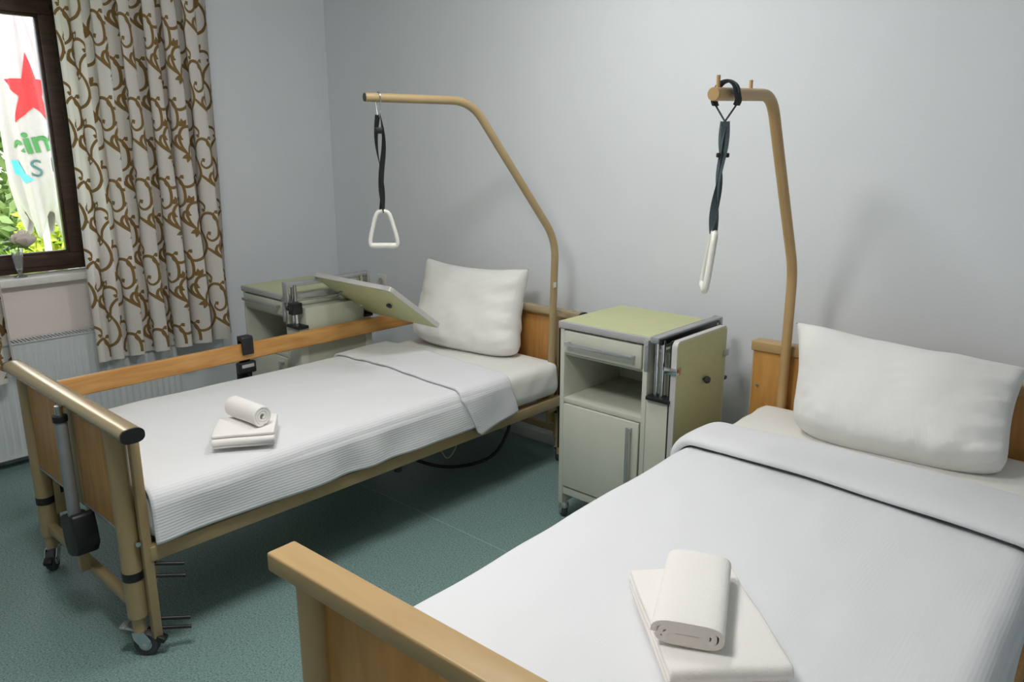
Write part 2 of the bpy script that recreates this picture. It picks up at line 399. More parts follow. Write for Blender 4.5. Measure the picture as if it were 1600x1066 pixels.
# ------------------------------------------------------------------ bed beside the window
B1 = (1.13, -2.30); B2 = (3.165, -2.41); R2 = math.radians(1.7)
b1 = thing('hospital_bed', 'adjustable care bed with round steel posts and one raised wooden side plank, beside the window', 'bed', (B1[0], B1[1], 0))
def oval(a, b, n=28, e=2.6):
    o = []
    for k in range(n):
        t = 2 * PI * k / n; c, s = math.cos(t), math.sin(t)
        o.append((a * math.copysign(abs(c) ** (2 / e), c), b * math.copysign(abs(s) ** (2 / e), s)))
    return o
for yy, foot in ((.03, True), (2.15, False)):
    bar = prism('top_bar', [(yy + p, .782 + q) for p, q in oval(.034, .022)], .006, 1.064, 'barmetal', b1, 'yz')
    for xa, xb in ((0.0, .006), (1.064, 1.072)):
        prism('end_cap', [(yy + p, .782 + q) for p, q in oval(.0345, .0225)], xa, xb, 'black', bar, 'yz')
    for x in (.14, .93):
        ps = lathe('post', [(.001, .135), (.026, .135), (.0305, .14), (.0305, .775), (.001, .775)], (x, yy, 0), 'beige', b1)
        lathe('stem', [(.001, .085), (.021, .085), (.021, .137), (.001, .137)], (x, yy, 0), 'beige', ps)
        bm = bmesh.new()
        bm_lathe(bm, [(.0310, .270), (.0318, .270), (.0318, .298), (.0310, .298)], (x, yy, 0), 24)
        from_bm('band', bm, 'black', ps, True)
    sg = 1 if foot else -1
    # wooden infill in two boards either side of a middle rail
    for x0, x1 in ((.172, .555), (.61, .90)):
        pn = box('panel', x0, x1, yy - .009, yy + .009, .428, .770, 'wood', b1, .002)
        box('panel_trim', x0, x1, yy - .011, yy + .011, .420, .428, 'alu', pn, .001)
    box('middle_rail', .555, .61, yy - .012, yy + .014, .415, .772, 'beige', b1, .003)
    # lower cross bar
    box('cross_bar', .14, .93, yy - .014, yy + .014, .158, .192, 'beige', b1, .004)
    # bracket plates behind the posts with a slot
    for x in (.155, .915):
        br = prism('bracket', [(yy + sg * .025, .22), (yy + sg * .075, .22), (yy + sg * .082, .24), (yy + sg * .082, .40), (yy + sg * .03, .43)], x - .006, x + .006, 'beige', b1, 'yz')
        box('slot', x - .007, x + .007, yy + sg * .055 - .005, yy + sg * .055 + .005, .30, .34, 'black', br, 0)
    # guide channels of the side planks
    for x in (.955, .085):
        gd = box('plank_guide', x, x + .026, yy + sg * .022, yy + sg * .05, .06, .752, 'beige', b1, .003)
        box('slot', x + .008, x + .018, yy + sg * .0495, yy + sg * .0512, .10, .72, 'black', gd, 0)
        for zz in (.40, .735):
            lathe('screw', [(.001, -.008), (.006, -.008), (.008, 0), (.008, .012), (.001, .012)], (x + .013, yy + sg * .01, zz), 'chrome', gd, 12, 'x')
    for x in (.14, .93):
        caster(b1, x, yy, .09, .041, {(.14, True): -.6, (.93, True): .74, (.14, False): 1.2, (.93, False): 2.0}[(x, foot)], lever=foot)
# the pins of the removed near planks, sagging
for zz in (.318, .276, .124, .090):
    dy, dz = math.cos(math.radians(35)), -math.sin(math.radians(35))
    p0 = Vector((.968, .07, zz)); tube('pin', [p0, p0 + Vector((.045, .088, -.018))], .0064, 'black', b1, 10)
# lifting column with motor
ac = lathe('lifting_column', [(.001, .36), (.0195, .36), (.0195, .735), (.001, .735)], (.60, -.012, 0), 'actgrey', b1)
lathe('piston', [(.001, .735), (.012, .735), (.012, .775), (.001, .775)], (.60, -.012, 0), 'chrome', ac)
lathe('collar', [(.0195, .722), (.0225, .722), (.0225, .742), (.012, .745)], (.60, -.012, 0), 'black', ac)
prism('motor', [(.555, .385), (.575, .392), (.635, .392), (.655, .42), (.675, .415), (.69, .36), (.695, .31), (.67, .275), (.62, .255), (.585, .25), (.565, .29)], -.045, .028, 'black', ac, 'xz', .008)
box('column_foot', .585, .615, -.02, .012, .185, .258, 'beige', ac, .003)
tube('motor_cable', catmull([(.66, .02, .41), (.70, .04, .425), (.76, .07, .41), (.80, .14, .36), (.82, .3, .35)]), .004, 'cable', b1, 8)
# lying frame: long rails, cross members, slats
for x0, x1 in ((.945, .985), (.085, .125)):
    box('side_rail', x0, x1, .07, 2.11, .328, .378, 'beige', b1, .005)
for y in (.10, .75, 1.35, 2.08):
    box('cross_member', .12, .95, y - .02, y + .02, .332, .372, 'beige', b1, .003)
for k in range(13):
    y = .14 + k * .155; box('slat', .125, .945, y - .03, y + .03, .378, .388, 'plank', b1, .002)
for x in (.30, .77):
    box('lift_arm', x - .015, x + .015, .12, 2.06, .25, .28, 'beige', b1, .003)
lathe('rubber_foot', [(.001, .30), (.017, .30), (.017, .33), (.001, .33)], (.955, 1.08, 0), 'black', b1, 16)
tube('power_cable', catmull([(.60, 1.30, .30), (.62, 1.45, .14), (.70, 1.62, .07), (.80, 1.78, .10), (.84, 1.86, .22), (.84, 1.88, .33)]), .008, 'cable', b1, 10)
tube('bowden_wire', catmull([(.80, 1.42, .31), (.82, 1.44, .24), (.84, 1.46, .205), (.86, 1.49, .25), (.87, 1.5, .32)]), .003, 'wire', b1, 8)
# raised far plank
box('side_plank', .020, .044, .05, 2.13, .622, .700, 'plank', b1, .006, seg=3)
for y in (.056, 2.122): box('plank_holder', .03, .095, y - .008, y + .008, .64, .68, 'black', b1, .002)
# lifting pole with bend
def trapeze(parent, pts, r, mat, fr, capmat):
    o = tube('lifting_pole', pts, r, mat, parent, 18, fr)
    a, b_ = Vector(pts[-2]), Vector(pts[-1]); d = (b_ - a).normalized()
    tube('end_plug', [b_ - d * .002, b_ + d * .003], r * .93, capmat, o, 18)
    return o
W1 = lambda x, y, z: (x - B1[0], y - B1[1], z)
tp = trapeze(b1, [W1(2.075, -.245, .30), W1(2.098, -.245, 1.155), W1(1.972, -.665, 1.765), W1(1.837, -1.115, 1.768)], .0175, 'beige', .09, 'black')
box('sticker', .955 + .024, .955 + .0255, 2.03, 2.05, .93, .955, 'socket', tp, 0)
box('pole_socket', .905, .965, 2.02, 2.09, .30, .345, 'beige', b1, .004)

# ------------------------------------------------------------------ bed near the viewer
b2 = thing('hospital_bed', 'wooden care bed with flat sand-coloured top rails, nearest to the viewer', 'bed', (B2[0], B2[1], 0), R2)
W2 = 1.16
for yy, foot in ((.03, True), (2.20, False)):
    sg = 1 if foot else -1
    box('top_bar', 0, W2, yy - .032, yy + .032, .800, .840, 'bar2', b2, .005, seg=3)
    for x in (.105, W2 - .105):
        if foot:
            prism('post', [(x + p, yy + q) for p, q in oval(.038, .026, 24, 3)], .10, .80, 'beige2', b2, 'xy')
            pass
        else:
            prism('post', [(x + p, yy + .012 + q) for p, q in oval(.03, .018, 24, 3)], .10, .80, 'beige2', b2, 'xy')
    if foot: box('panel', .14, W2 - .14, yy - .006, yy + .012, .36, .80, 'wood2', b2, .002)
    else:
        pn = box('panel', .012, W2 - .012, yy - .024, yy - .006, .36, .80, 'wood2', b2, .002)
        box('edge_band', .008, .014, yy - .026, yy - .004, .36, .80, 'beige2', pn, .001)
        for zz in (.66,): lathe('screw', [(.001, -.004), (.006, -.004), (.007, 0), (.001, .001)], (.035, yy - .0245, zz), 'chrome', pn, 12, 'y')
    box('cross_bar', .10, W2 - .10, yy - .014, yy + .014, .15, .19, 'beige2', b2, .003)
    for x in (.105, W2 - .105): caster(b2, x, yy, .105, .045, .5 if foot else 2.4, lever=foot)
for x0, x1 in ((.06, .10), (W2 - .09, W2 - .05)):
    box('side_rail', x0, x1, .05, 2.17, .34, .43, 'wood2', b2, .005)
for k in range(13):
    y = .16 + k * .158; box('slat', .10, W2 - .09, y - .03, y + .03, .432, .444, 'plank', b2, .002)
for y in (.10, 1.1, 2.10): box('cross_member', .10, W2 - .09, y - .02, y + .02, .39, .43, 'beige2', b2, .003)
def L2(x, y, z):
    dx, dy = x - B2[0], y - B2[1]; c, s = math.cos(R2), math.sin(R2)
    return (dx * c + dy * s, -dx * s + dy * c, z)
tp2 = trapeze(b2, [L2(3.251, -.262, .43), L2(3.251, -.265, 1.135), L2(3.283, -.628, 1.742), L2(3.315, -1.06, 1.726)], .0185, 'beige2', .075, 'beige2')
for (y, x) in ((-.80, 3.2945), (-1.035, 3.313)):
    p = Vector(L2(x, y, 1.745)); tube('peg', [p, p + Vector((0, 0, .032))], .0055, 'beige2', tp2, 10)
box('pole_socket', L2(3.251, -.262, 0)[0] - .03, L2(3.251, -.262, 0)[0] + .03, L2(3.251, -.262, 0)[1] - .03, L2(3.251, -.262, 0)[1] + .03, .40, .431, 'beige2', b2, .004)

# ------------------------------------------------------------------ mattresses
def soft_box(name, x0, x1, y0, y1, z0, z1, r, mat, loc, rz, label, cat, seed, amp=.004):
    nx, ny, nz = 60, 110, 10
    bm = bmesh.new()
    bm_box(bm, x0, x1, y0, y1, z0, z1)
    bmesh.ops.subdivide_edges(bm, edges=[e for e in bm.edges if abs(e.verts[0].co.z - e.verts[1].co.z) > .01], cuts=5, use_grid_fill=True)
    bmesh.ops.subdivide_edges(bm, edges=[e for e in bm.edges if abs(e.verts[0].co.x - e.verts[1].co.x) > .01], cuts=30, use_grid_fill=True)
    bmesh.ops.subdivide_edges(bm, edges=[e for e in bm.edges if abs(e.verts[0].co.y - e.verts[1].co.y) > .01], cuts=60, use_grid_fill=True)
    F = waves(seed, 8, 8, 40)
    for v in bm.verts:
        c = v.co; q = Vector((min(max(c.x, x0 + r), x1 - r), min(max(c.y, y0 + r), y1 - r), min(max(c.z, z0 + r), z1 - r)))
        d = c - q
        if d.length > 1e-6: c = q + d.normalized() * r * min(1, max(abs(d.x), abs(d.y), abs(d.z)) / r)
        v.co = c
    for v in bm.verts:
        n = F(v.co.x + v.co.z * 2, v.co.y + v.co.z) * amp
        if v.co.z < z1 - .01 and v.co.z > z0 + .01:    # gathered pulls on the sides of the sheet
            g = math.sin((v.co.y - v.co.z * .9) * 46) * .0035 * max(0, (v.co.y - 1.6)) / .5
            v.co.x += (g + n * .5) * (1 if v.co.x > (x0 + x1) / 2 else -1)
        elif v.co.z > z1 - .01: v.co.z += n * .5
    o = from_bm(name, bm, mat, None, True); o.location = loc; o.rotation_euler = (0, 0, rz)
    return tag(o, label, cat)
soft_box('mattress', .092, .990, .075, 2.085, .389, .562, .045, 'sheet', (B1[0], B1[1], 0), 0, 'mattress in a fitted white sheet, on the bed beside the window', 'mattress', 3)
soft_box('mattress', .075, W2 - .085, .075, 2.14, .445, .612, .045, 'sheet', (B2[0], B2[1], 0), R2, 'mattress in a fitted white sheet, on the bed nearest to the viewer', 'mattress', 5)

# ------------------------------------------------------------------ duvets
def drape_section(xl, xr, zt, dl, dr, r, n):
    """cross-section polyline: left hem, up, over the top, down the right side; dl, dr are drops"""
    path = [(xl, zt - dl)]
    for k in range(9):
        t = PI - k / 8 * PI / 2; path.append((xl + r + r * math.cos(t), zt - r + r * math.sin(t)))
    for k in range(9):
        t = PI / 2 - k / 8 * PI / 2; path.append((xr - r + r * math.cos(t), zt - r + r * math.sin(t)))
    path.append((xr, zt - dr))
    P = np.array(path); d = np.r_[0, np.cumsum(np.hypot(*np.diff(P, axis=0).T))]
    s = np.linspace(0, d[-1], n)
    return np.interp(s, d, P[:, 0]), np.interp(s, d, P[:, 1]), s
def duvet(name, mat, loc, rz, label, xl, xr, zt, dl, dr, y0, y1, r, seed, amp, hem, thick=.012, nx=150, ny=150, parent=None, shear=0.0, yhead_shear=0.0, droprate=None, crown=.0):
    F = waves(seed, 10, 5, 22); G = waves(seed + 9, 10, 25, 70)
    X, Z, sarc = drape_section(xl, xr, zt, dl, dr, r, nx)
    ys = np.linspace(y0, y1, ny)
    V = []; UV = []
    for i in range(nx):
        dropR = max(0, (zt - r) - Z[i]) if X[i] > (xl + xr) / 2 else 0
        dropL = max(0, (zt - r) - Z[i]) if X[i] <= (xl + xr) / 2 else 0
        side = max(dropL, dropR)
        for j in range(ny):
            t = (ys[j] - y0) / (y1 - y0)
            y = ys[j] + dropR * (shear * (1 - t) + yhead_shear * t)
            x, z = X[i], Z[i]
            n1 = F(sarc[i], y) * amp; n2 = G(sarc[i] * 1.0, y * .6) * amp * .25
            if side > 0:
                k = min(1, side / .1); sgn = 1 if dropR > 0 else -1
                x += sgn * (n1 * 1.0 + n2 + hem * k * math.sin(y * 17 + seed + math.sin(y * 7) * 2) + .004)
                if droprate is not None and dropR > 0:
                    z -= droprate(t) * min(1, side / (dr - r + 1e-6))
            else:
                z += n1 * .7 + n2 + crown * math.sin(PI * min(1, max(0, (x - xl) / (xr - xl))))
            V.append((x, y, z)); UV.append((sarc[i], y))
    o = mk(name, V, grid_faces(nx, ny), mat, parent, True, UV)
    if parent is None: o.location = loc; o.rotation_euler = (0, 0, rz); o['label'] = label; o['category'] = 'duvet'
    m = o.modifiers.new('thick', 'SOLIDIFY'); m.thickness = thick; m.offset = -1 if False else 1
    return o
def flip(o):
    o.data.flip_normals()
# bed beside the window
d1 = duvet('duvet', 'duvet', (B1[0], B1[1], 0), 0, 'white striped duvet with a pointed turned-back corner, on the bed beside the window',
           .082, 1.000, .568, .10, .178, .085, 1.68, .05, 11, .0075, .007, thick=.010, crown=.006)
flap1 = duvet('turned_back_flap', 'duvet2', None, 0, None, .078, 1.008, .582, .10, .185, 1.395, 1.70, .05, 11, .0075, .004, thick=.010, nx=150, ny=60, parent=d1,
              shear=.70, yhead_shear=.36, droprate=lambda t: .055 * (1 - t) - .02 * max(0, 1 - t * 12), crown=.008)
# bed near the viewer
d2 = duvet('duvet', 'duvet2', (B2[0], B2[1], 0), R2, 'smooth white duvet with a broad folded band, on the bed nearest to the viewer',
           .058, W2 - .062, .622, .12, .20, .075, 1.70, .06, 31, .009, .004, thick=.012, crown=.012)
# broad turned-back band: a flattened roll, open edge towards the foot
def band(parent):
    nx = 150; F = waves(77, 8, 6, 22)
    prof = [(1.500, .001), (1.492, .006), (1.490, .014), (1.498, .022), (1.52, .027), (1.56, .028), (1.62, .026), (1.68, .021), (1.715, .012), (1.728, .0), (1.722, -.014), (1.70, -.02)]
    X, Z, sarc = drape_section(.060, W2 - .056, .632, .13, .21, .062, nx)
    pr = catmull([(a, b, 0) for a, b in prof], 4); ny = len(pr)
    V = []; UV = []
    for i in range(nx):
        side = max(0, (.634 - .062) - Z[i]); nx_ = 0; nz_ = 1
        if i > 0 and i < nx - 1:
            tx, tz = X[i + 1] - X[i - 1], Z[i + 1] - Z[i - 1]; L = math.hypot(tx, tz); nx_, nz_ = -tz / L, tx / L
        elif i == 0: nx_, nz_ = -1, 0
        else: nx_, nz_ = 1, 0
        for j in range(ny):
            y = pr[j][0]; h = pr[j][1] * (1.0 if side == 0 else max(.45, 1 - side * 4))
            wob = F(sarc[i], y) * .006
            y += F(sarc[i] * .8, 3.1) * .007 + side * .3 * (1.6 - y) - .085 * max(0, (X[i] - .09)) * (1.72 - y) / .23
            c = .012 * math.sin(PI * min(1, max(0, (X[i] - .05) / (W2 - .1))))
            V.append((X[i] + nx_ * (h + wob * .4), y, Z[i] + nz_ * (h + wob * .5) + c)); UV.append((sarc[i], y))
    o = mk('turned_back_band', V, grid_faces(nx, ny), 'duvet2', parent, True, UV)
    m = o.modifiers.new('thick', 'SOLIDIFY'); m.thickness = .004
    return o
band(d2)

# ------------------------------------------------------------------ pillows
def pillow(label, TL, TR, BR, BL, thick, seed, ear=.05):
    TL, TR, BR, BL = [np.array(p, float) for p in (TL, TR, BR, BL)]
    n = np.cross(TR - TL, BL - TL); n /= np.linalg.norm(n)      # towards the foot end
    if n[1] > 0: n = -n
    N = 70; F = waves(seed, 10, 6, 20); G = waves(seed + 1, 10, 22, 60)
    V = []; UV = []
    W = np.linalg.norm(TR - TL); Hh = np.linalg.norm(BL - TL)
    for side in (1, -1):
        for i in range(N + 1):
            for j in range(N + 1):
                u, v = i / N, j / N
                a, b = 2 * u - 1, 2 * v - 1
                # edges pulled in between pointed corners
                pu = u + .5 * ear * (-a) * (1 - b * b) * 1.0; pv = v + .5 * ear * (-b) * (1 - a * a) * (1.3 if b < 0 else .15)
                if b > 0: pu -= a * .055 * a * a * b ** 4; pv -= .11 * a ** 4 * b ** 4
                p = TL * (1 - pu) * (1 - pv) + TR * pu * (1 - pv) + BR * pu * pv + BL * (1 - pu) * pv
                e = max(0, (1 - a ** 4) * (1 - b ** 4)); h = thick / 2 * e ** .42
                h *= 1 + .25 * v
                edge = 1 - e
                wr = F(u * W * 2, v * Hh * 2) * .009 + G(u * W * (1 + 1.5 * v), v * Hh * 2.2) * .004 * (.4 + edge)
                wr += .009 * min(1, e * 3) * max(0, a) ** 2.5 * math.sin(v * 30 + 2.2 * math.sin(u * 6) + seed) + .006 * min(1, e * 3) * max(0, b) ** 4 * math.sin(u * 34 + 2 * v)
                p = p + n * side * (h + wr * min(1, e * 4))
                V.append(p); UV.append((u * W, v * Hh))
    f = grid_faces(N + 1, N + 1); k = (N + 1) ** 2
    f2 = [tuple(k + q for q in reversed(t)) for t in f]
    o = mk('pillow', V, f + f2, 'pillow', None, True, UV)
    bm = bmesh.new(); bm.from_mesh(o.data); bmesh.ops.remove_doubles(bm, verts=bm.verts, dist=.0004); bmesh.ops.recalc_face_normals(bm, faces=bm.faces); bm.to_mesh(o.data); bm.free()
    o.data.polygons.foreach_set('use_smooth', [True] * len(o.data.polygons))
    return tag(o, label, 'pillow')
pillow('plump white pillow propped upright at the head of the bed beside the window', (1.22, -.265, .985), (1.885, -.19, .985), (1.980, -.36, .555), (1.275, -.455, .560), .19, 41, .10)
pillow('wide white pillow leaning at the head of the bed nearest to the viewer', (3.285, -.275, .945), (4.03, -.25, .905), (4.07, -.515, .615), (3.40, -.565, .615), .19, 52, .07)

# ------------------------------------------------------------------ towels
def sheet_extrude(name, path, width, thick, mat, parent=None, nw=16, seed=1, amp=.0025):
    """path in (d, z), extruded along the local x; gives a thick folded cloth"""
    F = waves(seed, 6, 15, 60)
    V = []
    for i in range(nw + 1):
        x = (i / nw - .5) * width
        for (d, z) in path:
            nn = F(x, d) * amp
            V.append((x + F(z * 3, d) * .0012, d + nn * .3, max(thick * .5, z + nn)))
    o = mk(name, V, grid_faces(nw + 1, len(path)), mat, parent, True)
    m = o.modifiers.new('thick', 'SOLIDIFY'); m.thickness = thick; m.offset = 0
    m = o.modifiers.new('soft', 'BEVEL'); m.width = thick * .3; m.segments = 2; m.limit_method = 'ANGLE'; m.angle_limit = 1.2
    return o
def folded_path(D, layers, h, n=14):
    p = []
    for k in range(layers):
        ds = np.linspace(0, D, n) if k % 2 == 0 else np.linspace(D, 0, n)
        for d in ds: p.append((d, h * (k + .5)))
        if k < layers - 1:
            c = D if k % 2 == 0 else 0; s = 1 if k % 2 == 0 else -1
            for q in range(1, 6):
                t = -PI / 2 + PI * q / 6; p.append((c + s * math.cos(t) * h / 2, h * (k + 1) + math.sin(t) * h / 2))
    return p
def spiral_path(r0, r1, turns, flat=1.0, n=70, tail=.0):
    p = []
    for k in range(n + 1):
        t = k / n; a = turns * 2 * PI * t - PI / 2; r = r0 + (r1 - r0) * t
        p.append((r * math.cos(a), r1 + r * math.sin(a) * flat))
    return p
def place(o, x, y, z, rz, label):
    o.location = (x, y, z); o.rotation_euler = (0, 0, rz); return tag(o, label, 'towel')
ZT1, ZT2 = .583, .645
t = sheet_extrude('towel', folded_path(.185, 4, .0125), .205, .0105, 'terry', seed=2)
ax = math.atan2(-1.605 + 1.752, 1.876 - 2.073)   # direction of the long side
place(t, 2.048, -1.856, ZT1, .966, 'white folded bath towel lying on the duvet of the bed beside the window')
# the local d axis runs away from the visible edge
t = sheet_extrude('towel', spiral_path(.008, .036, 3.0), .185, .0085, 'terry', seed=5, nw=14)
place(t, 1.946, -1.775, ZT1 + .052, .05, 'small white rolled hand towel on the folded towel, bed beside the window')
t = sheet_extrude('towel', folded_path(.33, 3, .017), .225, .0145, 'terry', seed=8)
place(t, 3.893, -1.934, ZT2, .80, 'large white folded bath towel lying on the duvet of the nearest bed')
def flat_roll():
    p = []
    D, h = .085, .013
    return p
def flatroll_path(Wd, layers, h, n=9):
    """cloth wrapped round and round into a flat pad, seen from its end"""
    p = []
    for k in range(layers):
        hw = Wd / 2 - (layers - 1 - k) * h * .9; hh = h * (k + .5) * .46 + h * .16
        for q in range(24):
            a = 2 * PI * q / 24 - PI * .9
            c, s = math.cos(a), math.sin(a)
            g = 1 + (q / 24) * .12
            p.append((math.copysign(abs(c) ** .45, c) * hw * g, math.copysign(abs(s) ** .75, s) * hh * g))
    zmin = min(z for _, z in p)
    return [(d, z - zmin + h * .45) for d, z in p]
t = sheet_extrude('towel', flatroll_path(.115, 3, .014), .27, .010, 'terry', seed=14, nw=18)
place(t, 3.756, -1.825, ZT2 + .053, -1.139, 'small white rolled towel on the large folded towel of the nearest bed')

# ------------------------------------------------------------------ bedside cabinets
def cabinet(loc, H, label, folded):
    t = thing('bedside_cabinet', label, 'cabinet', loc, group=None)
    Wb, Wc, D = .434, .527, .43
    zt = H - .03
    zc = zt - .21 if folded else zt - .125
    zr = H if folded else H + .062
    # carcass of separate boards
    box('side_panel', 0, .022, 0, D, .068, zt, 'cabinet', t, .003)
    box('side_panel', Wb - .03, Wb - .008, 0, D, .068, zt, 'cabinet', t, .003)
    box('back_panel', .022, Wb - .03, D - .016, D, .10, zt, 'cabinside', t, 0)
    box('bottom_board', .022, Wb - .03, .004, D - .016, .115, .150, 'cabinet', t, .002)
    box('niche_shelf', .022, Wb - .03, .002, D - .016, .535, .556, 'cabinet', t, .002)
    box('divider', .022, Wb - .03, .006, D - .016, .742, .752, 'cabinside', t, 0)
    # top with green inlay
    tp = box('top_board', -.006, Wb + .004, -.008, D + .006, zt, H - .001, 'edge', t, .004)
    box('top_inlay', .004, Wb - .006, .002, D - .004, H - .0012, H, 'green' if folded else 'greengrey', tp, 0)
    dr = box('drawer', .026, Wb - .034, -.006, .30, .754, zt - .008, 'cabinet', t, .003)
    box('handle', .045, Wb - .06, -.036, -.026, .790, .806, 'alu', dr, .004)
    for x in (.048, Wb - .073): box('handle_foot', x, x + .012, -.030, -.004, .792, .804, 'alu', dr, .002)
    do = box('door', .026, Wb - .034, -.006, .014, .158, .532, 'cabinet', t, .003)
    box('handle', Wb - .075, Wb - .061, -.036, -.026, .24, .515, 'alu', do, .004)
    for z in (.245, .495): box('handle_foot', Wb - .074, Wb - .062, -.030, -.004, z, z + .014, 'alu', do, .002)
    # side column that carries the tray
    box('tray_column', Wb - .006, Wc, -.002, .042, .068, zc, 'cabinet', t, .003)
    box('tray_column', Wb - .006, Wc, D - .036, D + .006, .068, zc, 'cabinet', t, .003)
    box('column_board', Wb - .004, Wc - .006, .042, D - .036, .10, zt - .03, 'cabinside', t, .002)
    for (y0, y1) in ((-.016, .046), (D - .04, D + .012)):
        cp = box('column_cap', Wb - .002, Wc + .008, y0, y1, zc - .002, zc + .012, 'black', t, .002)
        ym_ = (y0 + y1) / 2
        for x in (Wb + .026, Wb + .052): lathe('slide_rod', [(.001, zc + .01), (.0085, zc + .01), (.0085, zr - .004), (.001, zr - .004)], (x, ym_ - .004, 0), 'chrome', cp, 14)
    # clamp lever and upper rail
    box('clamp_lever', Wb - .008, Wb + .010, -.030, -.014, zt - .10, H - .004, 'alu', t, .005)
    lathe('lever_bolt', [(.001, -.006), (.011, -.006), (.011, .018), (.001, .018)], (Wb + .001, -.026, H - .016), 'chrome', t, 14, 'y')
    rl = box('upper_rail', Wb + .012, Wb + .048, -.022, D + .03, zr - .016, zr + .010, 'alu', t, .006)
    if folded: box('rail_groove', Wb + .0485, Wb + .058, -.012, D, H - .02, H + .004, 'black', rl, .002)
    box('rail_end', Wb + .010, Wb + .052, D + .024, D + .04, zr - .07, zr + .012, 'alu', rl, .004)
    if not folded:
        box('rail_end', Wb + .010, Wb + .052, -.034, -.020, zr - .09, zr + .012, 'alu', rl, .004)
        for y in (.012, D - .02): lathe('rail_post', [(.001, H - .01), (.010, H - .01), (.010, zr - .01), (.001, zr - .01)], (Wb + .03, y, 0), 'chrome', rl, 14)
    if folded:
        ol = rounded_rect(-.005, D - .05, .30, H + .002, .022)
        ol2 = [(a, b) for a, b in rounded_rect(.002, D - .057, .307, H - .005, .018)]
        tr = prism('tray', ol, Wc + .004, Wc + .026, 'trayedge', t, 'yz', 0)
        prism('tray_face', ol2, Wc + .0255, Wc + .0268, 'green', tr, 'yz')
        bm = bmesh.new(); bm_lathe(bm, [(.004, -.004), (.006, .004), (.012, .008), (.0155, .016), (.012, .026), (.005, .029)], (Wc + .026, .205, .70), 18, 'x'); from_bm('knob', bm, 'rubber', tr, True)
        bm = bmesh.new(); bm_box(bm, Wc - .022, Wc + .034, -.014, -.004, H - .125, H - .098, .003); bm_box(bm, Wc + .026, Wc + .034, -.012, .022, H - .125, H - .098, .003)
        from_bm('clip', bm, 'chrome', tr, True)
        bm = bmesh.new(); bm_box(bm, Wc + .024, Wc + .034, D - .075, D - .035, H - .125, H - .098, .003); from_bm('clip', bm, 'alu', tr, True)
        box('rubber_seam', Wc - .004, Wc + .005, -.004, D - .052, .31, H + .001, 'black', tr, .002)
    else:
        # tray swung out over the bed and tilted towards the pillow
        A = np.array((1.055 - loc[0], -.885 - loc[1], .953)); ex = np.array((.605, 0, 0)); ey = np.array((0, .30, -.228)); L = np.linalg.norm(ey); eyn = ey / L
        nrm = np.cross((1, 0, 0), eyn)       # upward side
        if nrm[2] < 0: nrm = -nrm
        mt = Matrix(((1, eyn[0], nrm[0], A[0]), (0, eyn[1], nrm[1], A[1]), (0, eyn[2], nrm[2], A[2]), (0, 0, 0, 1)))
        def local(name, ol, d0, d1, mat, parent):
            o = prism(name, ol, d0, d1, mat, parent, 'xy'); o.data.transform(mt); return o
        tr = local('tray', rounded_rect(0, .605, 0, L, .022), -.011, .011, 'trayedge', t)
        local('tray_face', rounded_rect(.007, .598, .007, L - .007, .018), -.0125, -.0108, 'green', tr)
        local('tray_face', rounded_rect(.007, .598, .007, L - .007, .018), .0108, .0122, 'green', tr)
        bm = bmesh.new(); bm_lathe(bm, [(.004, .004), (.006, -.002), (.013, -.006), (.016, -.012), (.012, -.018), (.004, -.02)], (.435, L * .46, -.011), 18); bmesh.ops.transform(bm, matrix=mt, verts=bm.verts); from_bm('knob', bm, 'rubber', tr, True)
        # pivot arm, struts and clamp of the swung-out tray
        yc = A[1] + .12
        bm = bmesh.new(); bm_tube(bm, [(Wb + .035, .01, H - .02), (Wb + .04, yc, H - .03), (A[0] + .10, A[1] + .10, .87)], .008, 12); from_bm('pivot_arm', bm, 'chrome', t, True)
        bm = bmesh.new(); bm_tube(bm, [(Wb + .04, D, H - .01), (Wb + .05, A[1] + .24, H - .08), (A[0] + .09, A[1] + .22, .775)], .008, 12); from_bm('pivot_arm', bm, 'chrome', t, True)
        cl = box('clamp', Wb + .045, Wb + .085, -.030, .028, H - .085, H - .028, 'black', t, .004)
        bm = bmesh.new(); bm_lathe(bm, [(.004, -.02), (.014, -.016), (.014, .012), (.004, .016)], (Wb + .075, -.035, H - .05), 14, 'x'); from_bm('clamp_knob', bm, 'black', cl, True)
        box('label_tag', Wb + .05, Wb + .056, D - .06, D - .03, H - .05, H - .012, 'lime', t, .001)
    for (x, y, a) in ((.02, .02, 2.6), (Wb + .04, .02, 2.2), (.02, D - .02, 1.8), (Wb + .04, D - .02, 2.9)):
        caster(t, x, y, .07, .026, a, lever=False, w=.022, metal='alu')
    return t
cabinet((2.446, -.63, 0), .885, 'bedside cabinet between the two beds, with lime top and its tray folded down', True)
cabinet((.600, -1.030, 0), .861, 'bedside cabinet in the corner by the curtain, its tilted tray swung over the bed', False)

# ------------------------------------------------------------------ trapeze handles
def grip_loop(c, right, h, wdt, r, lean=(0, 0, 0)):
    """stirrup: rounded triangle with a thicker bottom bar"""
    c = Vector(c); R = Vector(right).normalized(); lean = Vector(lean)
    k = [(0, 0), (wdt * .22, -h * .08), (wdt * .38, -h * .45), (wdt * .5, -h * .85), (wdt * .42, -h), (0, -h * 1.0), (-wdt * .42, -h), (-wdt * .5, -h * .85), (-wdt * .38, -h * .45), (-wdt * .22, -h * .08)]
    P = [np.array((a, b, 0)) for a, b in k]; P = P + P[:1]
    pts = catmull(P, 6)[:-1]
    return [c + R * p[0] + Vector((0, 0, 1)) * p[1] + lean * (-p[1] / h) for p in pts]
HX, HY = 1.853, -1.062
h1 = thing('trapeze_handle', 'white stirrup grip on twisted black strap, hanging over the bed beside the window', 'grab handle', (HX, HY, 1.17), group=None)
def h(x, y, z): return Vector((x - HX, y - HY, z - 1.17))
rt = Vector((.738, .674, 0)); vw = Vector((.79, -.61, 0))
